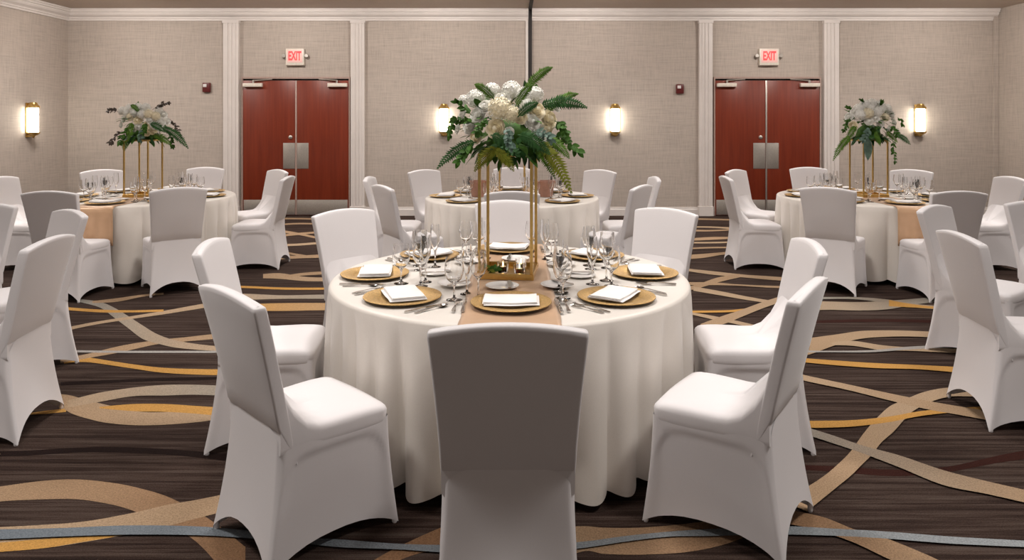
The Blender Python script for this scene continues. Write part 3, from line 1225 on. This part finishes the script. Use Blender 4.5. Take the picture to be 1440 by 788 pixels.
def rose_mesh(mat, seed):
    rnd = random.Random(seed)
    mb = MB()
    # radius 1 along xy, faces +z
    for rk, hk, n, curl, off in ((.26, .92, 3, .0, .2), (.44, .90, 4, .12, .9), (.62, .82, 5, .35, .1), (.80, .66, 6, .7, .5), (.92, .46, 7, 1.0, .3)):
        for i in range(n):
            a0 = 2 * pi * (i + off) / n + rnd.uniform(-.1, .1)
            da = pi / n * 1.35
            rows = []
            for jv in range(6):
                v = jv / 5
                row = []
                for iu in range(7):
                    u = -1 + 2 * iu / 6
                    tp = .5 + .5 * sin(pi * min(1, v * .72 + .12))
                    if v > .8:
                        tp *= 1 - (v - .8) * 1.3
                    a_ = a0 + u * da * tp
                    rr = rk * (.35 + .65 * sin(v * pi / 2)) + curl * .16 * v ** 3 + .03 * (1 - u * u) * v
                    z = hk * v - curl * .13 * v ** 4 - .08 * u * u * v
                    row.append((rr * cos(a_), rr * sin(a_), z - .45))
                rows.append(row)
            mb.grid(rows)
    mb.lathe([(0, -.5), (.3, -.48), (.6, -.3), (.62, -.1), (.35, .1), (.22, .4), (0, .42)], 12)
    return mb.mesh('rose', mat, 70)


def hydrangea_mesh(mat, seed, n=52):
    rnd = random.Random(seed)
    mb = MB()
    for i in range(n):
        z = 1 - 1.55 * (i + .5) / n
        rr = sqrt(max(0, 1 - z * z))
        a_ = i * 2.39996
        nrm = Vector((rr * cos(a_), rr * sin(a_), z)).normalized()
        c = nrm * rnd.uniform(.86, 1.0)
        q = nrm.to_track_quat('Z', 'Y')
        tw = rnd.uniform(0, pi / 2)
        s = rnd.uniform(.24, .31)
        for k in range(4):
            b0 = tw + k * pi / 2
            pts = []
            for (rad, ang, hz) in ((.12, 0, 0), (.62, -.52, .10), (1.0, -.30, .16), (1.06, 0, .10), (1.0, .30, .16), (.62, .52, .10)):
                pts.append(c + q @ Vector((s * rad * cos(b0 + ang), s * rad * sin(b0 + ang), s * hz * (1 + rnd.uniform(-.3, .6)))))
            mb.add(pts, [(0, 1, 2, 3), (0, 3, 4, 5)])
    mb.lathe([(0, -.8), (.46, -.6), (.70, -.23), (.76, .09), (.62, .46), (.32, .69), (0, .75)], 14)
    return mb.mesh('hydrangea', mat, 70)


ROSES = [rose_mesh(M['cream_petal'], 1), rose_mesh(M['white_petal'], 2)]
HYDS = [hydrangea_mesh(M['white_petal'], 3), hydrangea_mesh(M['cream_petal'], 4)]


def bez(p0, p1, p2, t):
    return p0 * (1 - t) ** 2 + p1 * 2 * t * (1 - t) + p2 * t * t


def fern(p0, p2, width, mat, parent, seed, arch=.25, n=20, face=Vector((0, -1, .35))):
    """a frond from p0 to p2 that arches up and droops, with paired leaflets"""
    rnd = random.Random(seed)
    p0, p2 = Vector(p0), Vector(p2)
    L = (p2 - p0).length
    p1 = (p0 + p2) / 2 + Vector((0, 0, arch * L))
    mb = MB()
    sp = [bez(p0, p1, p2, i / 14) for i in range(15)]
    mb.tube(sp, [.0032 * (1 - .75 * i / 14) for i in range(15)], 5)
    for i in range(n):
        t = .08 + .92 * i / (n - 1)
        c = bez(p0, p1, p2, t)
        tg = (bez(p0, p1, p2, min(1, t + .02)) - bez(p0, p1, p2, t - .02)).normalized()
        sd = tg.cross(face).normalized()
        nr = sd.cross(tg).normalized()
        prof = sin(pi * (.18 + .80 * t)) ** .8 if t < .98 else .15
        for s in (-1, 1):
            ln = width * prof * rnd.uniform(.85, 1.1)
            d = (sd * s * .86 + tg * .5 + nr * rnd.uniform(-.25, .12)).normalized()
            wv = tg * (L / n * .72)
            tip = c + d * ln - nr * ln * .12
            m1 = c + d * ln * .45 + wv + nr * ln * .03
            m2 = c + d * ln * .45 - wv * .7 + nr * ln * .03
            b1 = c + wv * .35
            b2 = c - wv * .35
            mid = c + d * ln * .5 + nr * ln * .07
            mb.add([b2, m2, tip, m1, b1, mid], [(0, 1, 5), (1, 2, 5), (2, 3, 5), (3, 4, 5), (4, 0, 5)])
    return mb.build('fern_frond', mat, parent, smooth=60)


def leaf_patch(mb, base, d, nrm, ln, wd, mi=0, curl=.15):
    d = d.normalized()
    sd = d.cross(nrm).normalized()
    nr = sd.cross(d).normalized()
    rows = []
    for i in range(7):
        t = i / 6
        w_ = wd * sin(pi * min(1, .04 + .96 * t)) ** .75 * (1 - .25 * t)
        c = base + d * ln * t - nr * ln * curl * t * t
        rows.append([c - sd * w_ - nr * w_ * -.18, c, c + sd * w_ - nr * w_ * -.18])
    mb.grid(rows, False, mi)


def sprig(p0, p2, mat, parent, seed, ln=.035, n=9, arch=.2, name='leafy_sprig'):
    rnd = random.Random(seed)
    p0, p2 = Vector(p0), Vector(p2)
    L = (p2 - p0).length
    p1 = (p0 + p2) / 2 + Vector((0, 0, arch * L))
    mb = MB()
    mb.tube([bez(p0, p1, p2, i / 8) for i in range(9)], .0022, 5)
    for i in range(n):
        t = .2 + .8 * i / (n - 1)
        c = bez(p0, p1, p2, t)
        tg = (bez(p0, p1, p2, min(1.0, t + .02)) - bez(p0, p1, p2, t - .02)).normalized()
        for s in (-1, 1):
            q = Quaternion(tg, rnd.uniform(0, 2 * pi))
            side = q @ tg.orthogonal().normalized()
            leaf_patch(mb, c, tg * .6 + side * .8, Vector((rnd.uniform(-.4, .4), -1, .6)), ln * rnd.uniform(.75, 1.15), ln * .30)
    leaf_patch(mb, p2, (p2 - p1), Vector((0, -1, .4)), ln, ln * .3)
    return mb.build(name, mat, parent, smooth=60)


def arrangement(cx, cy, zc, rad, yref, blooms, ferns, sprigs, label, seed, nleaf=90, zst=.62):
    """blooms etc. are given where the photo shows them at distance yref and set on a dome of radius rad"""
    t = thing('flower_arrangement', label, 'flowers', (cx, cy, ZT + .0076 + zst + .018), 0, 'flower arrangements')
    base = Vector(t.location)
    ctr = Vector((cx, cy, zc))
    rnd = random.Random(seed)

    def at(px, py, k=1.0, dy=None):
        if dy is None:
            x = (px - 720) * yref / F - cx
            z = H - (py - HZ) * yref / F - zc
            q = max(.0, rad * rad - x * x - (z * 1.15) ** 2)
            y = -sqrt(q) * .85 * k
        else:
            y = dy
        yy = cy + y
        return Vector(((px - 720) * yy / F, yy, H - (py - HZ) * yy / F)) - base

    # foliage mass that fills the dome
    mb = MB()
    for i in range(nleaf):
        while True:
            d = Vector((rnd.gauss(0, 1), rnd.gauss(0, 1), rnd.gauss(-.05, .8)))
            if d.length > .2:
                break
        d.normalize()
        p = ctr - base + Vector((d.x * rad * .95, d.y * rad * .85, d.z * rad * .72)) * rnd.uniform(.60, .93)
        leaf_patch(mb, p, d + Vector((rnd.uniform(-.6, .6), rnd.uniform(-.6, .6), rnd.uniform(-.7, .3))), Vector((0, 0, 1)) + d * .5, rad * rnd.uniform(.18, .32), rad * rnd.uniform(.05, .085), rnd.choice((0, 0, 1)))
    # leaves hanging round the rim
    for i in range(nleaf // 2):
        a_ = rnd.uniform(0, 2 * pi)
        d = Vector((cos(a_), sin(a_), rnd.uniform(-.9, .1)))
        p = Vector((cos(a_) * rad * .5, sin(a_) * rad * .5, rad * rnd.uniform(.04, .24)))
        leaf_patch(mb, p, d, Vector((0, 0, 1)) + d * .5, rad * rnd.uniform(.35, .6), rad * rnd.uniform(.06, .11), rnd.choice((0, 1)))
    # wet foam block core that holds the stems
    mb.lathe([(0, .0), (rad * .40, .0), (rad * .48, .04), (rad * .40, rad * .42), (rad * .2, rad * .6), (0, rad * .65)], 14, (0, 0, 0), mi=2)
    mb.build('foliage', [M['leaf'], M['fern_dark'], M['leaf']], t, smooth=60)

    for b in blooms:
        px, py, rp, kind = b[:4]
        p = at(px, py)
        s = rp * 0.90 * yref / F
        out = (p + base - ctr)
        out = (Vector((out.x, out.y * 1.0 - .10, out.z + .06))).normalized()
        q = out.to_track_quat('Z', 'Y')
        me = {'r': ROSES[0], 'w': ROSES[1], 'h': HYDS[0], 'c': HYDS[1]}[kind]
        nm = 'rose' if kind in 'rw' else 'hydrangea'
        o = link(nm, me, t, p - out * s * .35)
        o.rotation_mode = 'QUATERNION'
        o.rotation_quaternion = q @ Quaternion((0, 0, 1), rnd.uniform(0, 6))
        o.scale = (s, s, s)
    for i, (x0, y0, x1, y1, wp, mk, *rest) in enumerate(ferns):
        d0, d1 = (rest + [-.6, None])[:2] if len(rest) >= 1 else (-.6, -.8)
        if d1 is None:
            d1 = d0
        fern(at(x0, y0, dy=d0 * rad), at(x1, y1, dy=d1 * rad), wp * yref / F, M[mk], t, seed * 31 + i, arch=.22)
    for i, (x0, y0, x1, y1, lp, mk, *rest) in enumerate(sprigs):
        d0 = rest[0] if rest else -.5
        sprig(at(x0, y0, dy=d0 * rad), at(x1, y1, dy=d0 * rad * 1.15), M[mk], t, seed * 57 + i, ln=lp * yref / F)
    return t


# ------------------------------------------------------------------ the near table
TX, TY = -.012, 3.66
make_table(TX, TY, 'large round foreground table under a floor-length ivory cloth', 1)
make_runner(TX, TY, 'gold satin runner across the large foreground table', dx=.005, seed=1)
for phi in POS:
    ov = {}
    if phi == 0:
        ov = {'charger': (.615, .008), 'bread': (.30, -.035), 'glass': ((.50, .235), (.40, .245), (.33, .23))}
    elif phi in (45, -45):
        ov = {'charger': (.685, 0), 'nrot': .25 * (1 if phi > 0 else -1)}
    setting(TX, TY, phi, 'foreground table', True, (), .0075 if phi in (0, 180) else 0.0, ov)

make_stand(TX - .005, TY + .02, R(-6.3), 'tall gold four-post flower stand on the large foreground table')
arrangement(TX + .005, TY + .0, 1.53, .27, 3.66,
            [(666, 136, 15, 'h'), (690, 125, 13, 'h'), (719, 124, 15, 'h'), (738, 132, 14, 'h'), (702, 151, 18, 'c'), (720, 160, 13, 'c'),
             (695, 180, 14, 'r'), (733, 164, 10, 'r'), (669, 160, 13, 'w'), (656, 176, 13, 'w'), (666, 193, 10, 'r'), (757, 152, 14, 'r'),
             (776, 166, 15, 'r'), (763, 187, 14, 'w'), (750, 170, 12, 'w'), (754, 130, 13, 'h'), (784, 146, 12, 'w'), (706, 135, 12, 'w'),
             (680, 147, 11, 'w'), (647, 160, 10, 'w'), (640, 180, 9, 'w'), (716, 185, 7, 'w'), (772, 180, 10, 'r'), (741, 146, 10, 'h'), (650, 140, 9, 'h')],
            [(695, 140, 668, 119, 9, 'fern', -.85, -.9), (738, 128, 776, 95, 10, 'fern', -.3, -.3), (758, 150, 824, 151, 13, 'fern_dark', -.4, -.5),
             (758, 200, 803, 270, 14, 'fern_olive', -.8, -1.1), (670, 200, 616, 236, 11, 'fern_dark', -.6, -.9), (700, 208, 668, 240, 12, 'fern_olive', -.9, -1.0),
             (695, 210, 722, 240, 11, 'fern_olive', -.95, -1.05), (728, 190, 772, 216, 14, 'fern_dark', -1.05, -1.15), (725, 150, 748, 120, 9, 'fern', -.95, -.9),
             (770, 195, 800, 222, 11, 'fern', -.7, -.9), (765, 160, 812, 132, 10, 'fern', -.1, -.1), (690, 190, 720, 212, 12, 'fern_dark', -1.1, -1.2),
             (728, 165, 756, 145, 10, 'fern_dark', -1.0, -1.0), (752, 205, 780, 250, 10, 'fern', -.6, -.6)],
            [(665, 165, 642, 145, 9, 'leaf', -.5), (668, 175, 640, 170, 9, 'leaf', -.6), (775, 190, 812, 212, 13, 'leaf', -.5), (665, 200, 646, 226, 12, 'leaf', -.7),
             (712, 180, 718, 205, 10, 'leaf_grey', -1.2), (750, 185, 775, 195, 9, 'leaf_grey', -1.0), (685, 165, 672, 185, 9, 'leaf', -1.0), (780, 170, 795, 185, 10, 'leaf', -.6),
             (700, 205, 725, 215, 9, 'fern_dark', -1.1), (640, 165, 632, 190, 9, 'leaf', -.3)],
            'large white and cream flower arrangement with ferns over the foreground table', 5, 130)

# votive candles in the stand's tray
votive_me = lathe_me('votive_holder', [(0, 0), (.024, 0), (.027, .004), (.030, .055), (.0285, .055), (.0255, .008), (0, .006)], M['glass'], 20, 50)
for dx_, dy_, lab in ((-.035, -.02, 'left clear glass votive holder inside the foreground stand tray'), (.05, -.07, 'front clear glass votive holder inside the foreground stand tray'),
                      (.06, .055, 'rear clear glass votive holder inside the foreground stand tray')):
    p = (TX + dx_, TY + .02 + dy_, ZT + .0076 + .0085)
    tag(link('votive_holder', votive_me, None, p), lab, 'candle holder', 'glass votive holders')
    t = thing('tea_light', lab.replace('clear glass votive holder', 'white candle in its glass holder'), 'candle', (p[0], p[1], p[2] + .0065), 0, 'votive candles')
    MB().lathe([(0, 0), (.019, 0), (.019, .026), (.015, .027), (0, .025)], 16).build('wax', M['wax'], t)
    MB().lathe([(0, .025), (.0028, .03), (.0042, .036), (.002, .046), (0, .052)], 8).build('flame', M['flame'], t)
t = thing('leafy_garnish', 'small dark green leaf sprig lying in the foreground stand tray', 'leaves', (TX - .09, TY - .07, ZT + .0165))
sprig((-.02, -.02, .012), (.03, .05, .02), M['leaf'], t, 9, ln=.035, n=6)
sprig((.02, -.03, .012), (-.015, .04, .03), M['fern_olive'], t, 19, ln=.03, n=5)

G1 = 'chairs around the foreground table'
ring_chairs(TX, TY, [
    (0, 'white covered chair nearest the camera, grey back centred before the foreground table', .075, 0, 0),
    (-45, 'white covered chair at left front of the foreground table, back turned to camera', .02, 6, 6),
    (-90, 'white covered chair at left of the foreground table, behind the left front chair', -.025, 7, 0),
    (-135, 'white covered chair behind the foreground table on its left, facing the camera', .01, 2, 0),
    (180, 'white covered chair behind the foreground table, seen through the gold stand posts', .06, 1, 0),
    (135, 'white covered chair behind the foreground table on its right, facing the camera', .005, 1, 0),
    (90, 'white covered chair at right of the foreground table, behind the right front chair', -.02, -7, 0),
    (45, 'white covered chair at right front of the foreground table, back turned to camera', .03, -1, -11)], G1)

# ------------------------------------------------------------------ the far middle table
BX, BY = .0, 7.45
make_table(BX, BY, 'round table with ivory cloth at the back between the two door pairs', 2)
make_runner(BX, BY, 'gold satin runner on the middle back table', drop_near=.33, seed=2)
for phi in POS:
    setting(BX, BY, phi, 'middle back table', False, ('bread',), .0075 if phi in (0, 180) else 0.0)
make_stand(BX, BY, 0, 'gold four-post flower stand on the middle back table')
rg = random.Random(77)
gen_b = []
for i in range(26):
    a_ = rg.uniform(0, 2 * pi); q = sqrt(rg.uniform(0, 1))
    gen_b.append((720 + 34 * q * cos(a_), 164 - 20 * q * sin(a_) - 4, rg.uniform(5, 7.5), rg.choice('rwhhc')))
arrangement(BX, BY, 1.56, .27, 7.45, gen_b,
            [(700, 180, 676, 196, 6, 'fern', -.5, -.6), (742, 180, 766, 200, 6, 'fern', -.5, -.6), (720, 185, 724, 206, 5, 'fern_dark', -.9, -1)], [],
            'white flower arrangement on the middle back table, hidden behind the front flowers', 6, 70)
pot = [(0, 0), (.062, 0), (.070, .005), (.092, .15), (.098, .155), (.098, .17), (.088, .17), (.064, .02), (0, .02)]
for sx, lab in ((-1, 'copper brown pot on the middle back table, left of its stand'), (1, 'copper brown pot on the middle back table, right of its stand')):
    o = link('copper_pot', lathe_me('copper_pot', pot, M['copper'], 24, 50), None, (BX + sx * .36, BY, ZT + .0006))
    tag(o, lab, 'pot', 'copper pots')
G2 = 'chairs around the middle back table'
ring_chairs(BX, BY, [
    (0, 'white covered chair at the front of the middle back table, gray back behind gold posts'),
    (-45, 'white covered chair at left front of the middle back table, gray back angled away', .02, -5, 8),
    (-90, 'white covered chair at left side of the middle back table, mostly hidden, top edge showing'),
    (-135, 'white covered chair at the far left of the middle back table, facing forward'),
    (180, 'white covered chair at the far side of the middle back table by the wall'),
    (135, 'white covered chair at the far right of the middle back table, facing forward'),
    (90, 'white covered chair at right side of the middle back table, mostly hidden, top edge showing'),
    (45, 'white covered chair at right front of the middle back table, gray back angled away', .02, 5, -8)], G2)

# ------------------------------------------------------------------ left and right back tables
LX, LY = -3.93, 7.47
make_table(LX, LY, 'round table with ivory cloth at the back left, near the left wall lamp', 3)
make_runner(LX, LY, 'gold satin runner hanging over the front of the left back table', drop_near=.36, seed=3)
for phi in POS:
    setting(LX, LY, phi, 'left back table', False, (), .0075 if phi in (0, 180) else 0.0)
make_stand(LX, LY, 0, 'gold four-post flower stand on the left back table', hw=.125, zt=.585)
arrangement(LX, LY, 1.56, .26, 7.47,
            [(170.5, 155, 7, 'h'), (181, 151, 7, 'h'), (193, 150, 7.5, 'h'), (205, 150, 7, 'h'), (209, 160, 7.5, 'c'), (219, 163, 7, 'c'), (231, 160, 6.5, 'w'),
             (193, 168.5, 6.5, 'r'), (195, 178, 6, 'w'), (218, 176, 6.5, 'w'), (237, 170, 6, 'w'), (216, 185, 5.5, 'r'), (206, 188, 5, 'r'), (183, 164, 6.5, 'c'),
             (172, 166, 6.5, 'w'), (200, 160, 7, 'h'), (186, 180, 6, 'w'), (178, 158, 6.5, 'h'), (228, 171, 6.5, 'w'), (212, 168, 6.5, 'w'), (189, 158, 7, 'h'), (206, 177, 6, 'r'), (226, 181, 5, 'w'), (224, 154, 6, 'h'), (168, 176, 5, 'w')],
            [(227, 180, 264, 208, 8, 'fern_dark', -.7, -.9), (177, 192, 174, 213, 7, 'fern', -.6, -.6), (214, 190, 240, 204, 7, 'fern', -.8, -.9), (186, 172, 180, 198, 7, 'fern', -.9, -.95),
             (210, 174, 232, 186, 7, 'fern_dark', -1, -1), (196, 158, 184, 148, 5, 'fern', -.8, -.8)],
            [(172, 184, 156, 200, 6, 'bronze', -.5), (239, 168, 253, 188, 5, 'bronze', -.4), (214, 155, 236, 145, 5, 'bronze', -.5), (166, 157, 153, 156, 5, 'bronze', -.3),
             (185, 178, 168, 200, 7, 'leaf', -.7), (200, 182, 198, 196, 6, 'leaf_grey', -.9), (238, 190, 243, 206, 5, 'leaf', -.5), (206, 172, 202, 186, 6, 'leaf', -1)],
            'white flower arrangement with dark drooping leaves on the left back table', 7, 110, .585)
G3 = 'chairs around the left back table'
ring_chairs(LX, LY, [
    (0, 'white covered chair at the front of the left back table, beside the hanging gold runner'),
    (45, 'white covered chair at right front of the left back table, gray back towards camera', .02, -6, 4),
    (90, 'white covered chair at the right of the left back table, side on before the doors', .0, 3),
    (135, 'white covered chair at far right of the left back table, behind the side-on chair'),
    (180, 'white covered chair at the far side of the left back table by the wall'),
    (-135, 'white covered chair at far left of the left back table, facing forward'),
    (-90, 'white covered chair at the left side of the left back table, at the photo edge')], G3)

RX, RY = 3.80, 7.47
make_table(RX, RY, 'round table with ivory cloth at the back right, near the right wall lamp', 4)
make_runner(RX, RY, 'gold satin runner hanging over the front of the right back table', drop_near=.36, seed=4)
for phi in POS:
    setting(RX, RY, phi, 'right back table', False, (), .0075 if phi in (0, 180) else 0.0)
make_stand(RX, RY, 0, 'gold four-post flower stand on the right back table', hw=.125, zt=.585)
cx_ = 1160; cy_ = 120; k_ = 4.63
rb_ = [(220, 150), (260, 122), (310, 112), (360, 122), (410, 150), (445, 182), (340, 170), (280, 180), (230, 190), (150, 200), (370, 250), (430, 285), (462, 240), (180, 262), (420, 320), (290, 230),
       (482, 310), (300, 145), (370, 150), (400, 205), (190, 165), (330, 210)]
kinds = 'hhhhhwhchwwwwrrwwhhcww'
ra_ = arrangement(RX, RY, 1.56, .26, 7.47,
            [(cx_ + x / k_, cy_ + y / k_, 8.4 if i < 9 else 6.6, kinds[i]) for i, (x, y) in enumerate(rb_)],
            [(1197, 192, 1172, 225, 7, 'fern', -.6, -.8), (1230, 185, 1238, 205, 6, 'fern', -.95, -1), (1262, 190, 1280, 203, 6, 'fern_dark', -.5, -.6),
             (1205, 178, 1192, 196, 7, 'fern', -.9, -.95), (1246, 186, 1262, 200, 6, 'fern', -.8, -.8)],
            [(1196, 165, 1187, 182, 6, 'leaf', -.6), (1255, 195, 1258, 226, 6, 'leaf', -.6), (1262, 165, 1270, 175, 5, 'leaf', -.5), (1215, 150, 1211, 141, 4, 'leaf', -.5), (1198, 160, 1192, 150, 4, 'leaf', -.3),
             (1236, 150, 1240, 143, 4, 'leaf', -.5), (1225, 180, 1215, 196, 7, 'leaf_grey', -1), (1250, 178, 1262, 190, 6, 'leaf', -.8)],
            'white domed flower arrangement with long leaves on the right back table', 8, 110, .585)
mb = MB()
q_ = Vector(((1219 - 720) * 7.24 / F, 7.24, H - (194 - HZ) * 7.24 / F)) - Vector(ra_.location)
leaf_patch(mb, q_, Vector((.07, -.1, -1)), Vector((0, -1, 0)), .235, .052)
mb.build('broad_leaf', M['leaf_grey'], ra_, smooth=60)
G4 = 'chairs around the right back table'
ring_chairs(RX, RY, [
    (0, 'white covered chair at the front of the right back table, beside the hanging gold runner'),
    (-45, 'white covered chair at left front of the right back table, gray back towards camera', .02, 5, -4),
    (-90, 'white covered chair left of the right back table, side on before doors', -.02, -3),
    (-135, 'white covered chair at far left of the right back table, before the right doors'),
    (180, 'white covered chair at the far side of the right back table by the wall'),
    (135, 'white covered chair at far right of the right back table, facing forward'),
    (90, 'white covered chair at right of the right back table, partly behind a nearer chair')], G4)

# chairs of the two tables that stand outside the frame
G5 = 'chairs of the table outside the left edge'
ring_chairs(-3.88, 3.54, [
    (90, 'large white covered chair at the left edge, gray back towards the middle of the room', 0, 0, -8),
    (135, 'white covered chair just behind the big one at the left edge', -.05, 5, -3),
    (180, 'white covered chair cut by the left edge of the photo, only a strip showing', 0, -3, 0)], G5)
G6 = 'chairs of the table outside the right edge'
ring_chairs(3.90, 3.69, [
    (-90, 'large white covered chair at the right edge, gray back towards the middle of the room', 0, 0, 8),
    (-135, 'white covered chair just behind the big one at the right edge', .03, -8, 0),
    (180, 'white covered chair cut by the right edge of the photo, front facing')], G6)
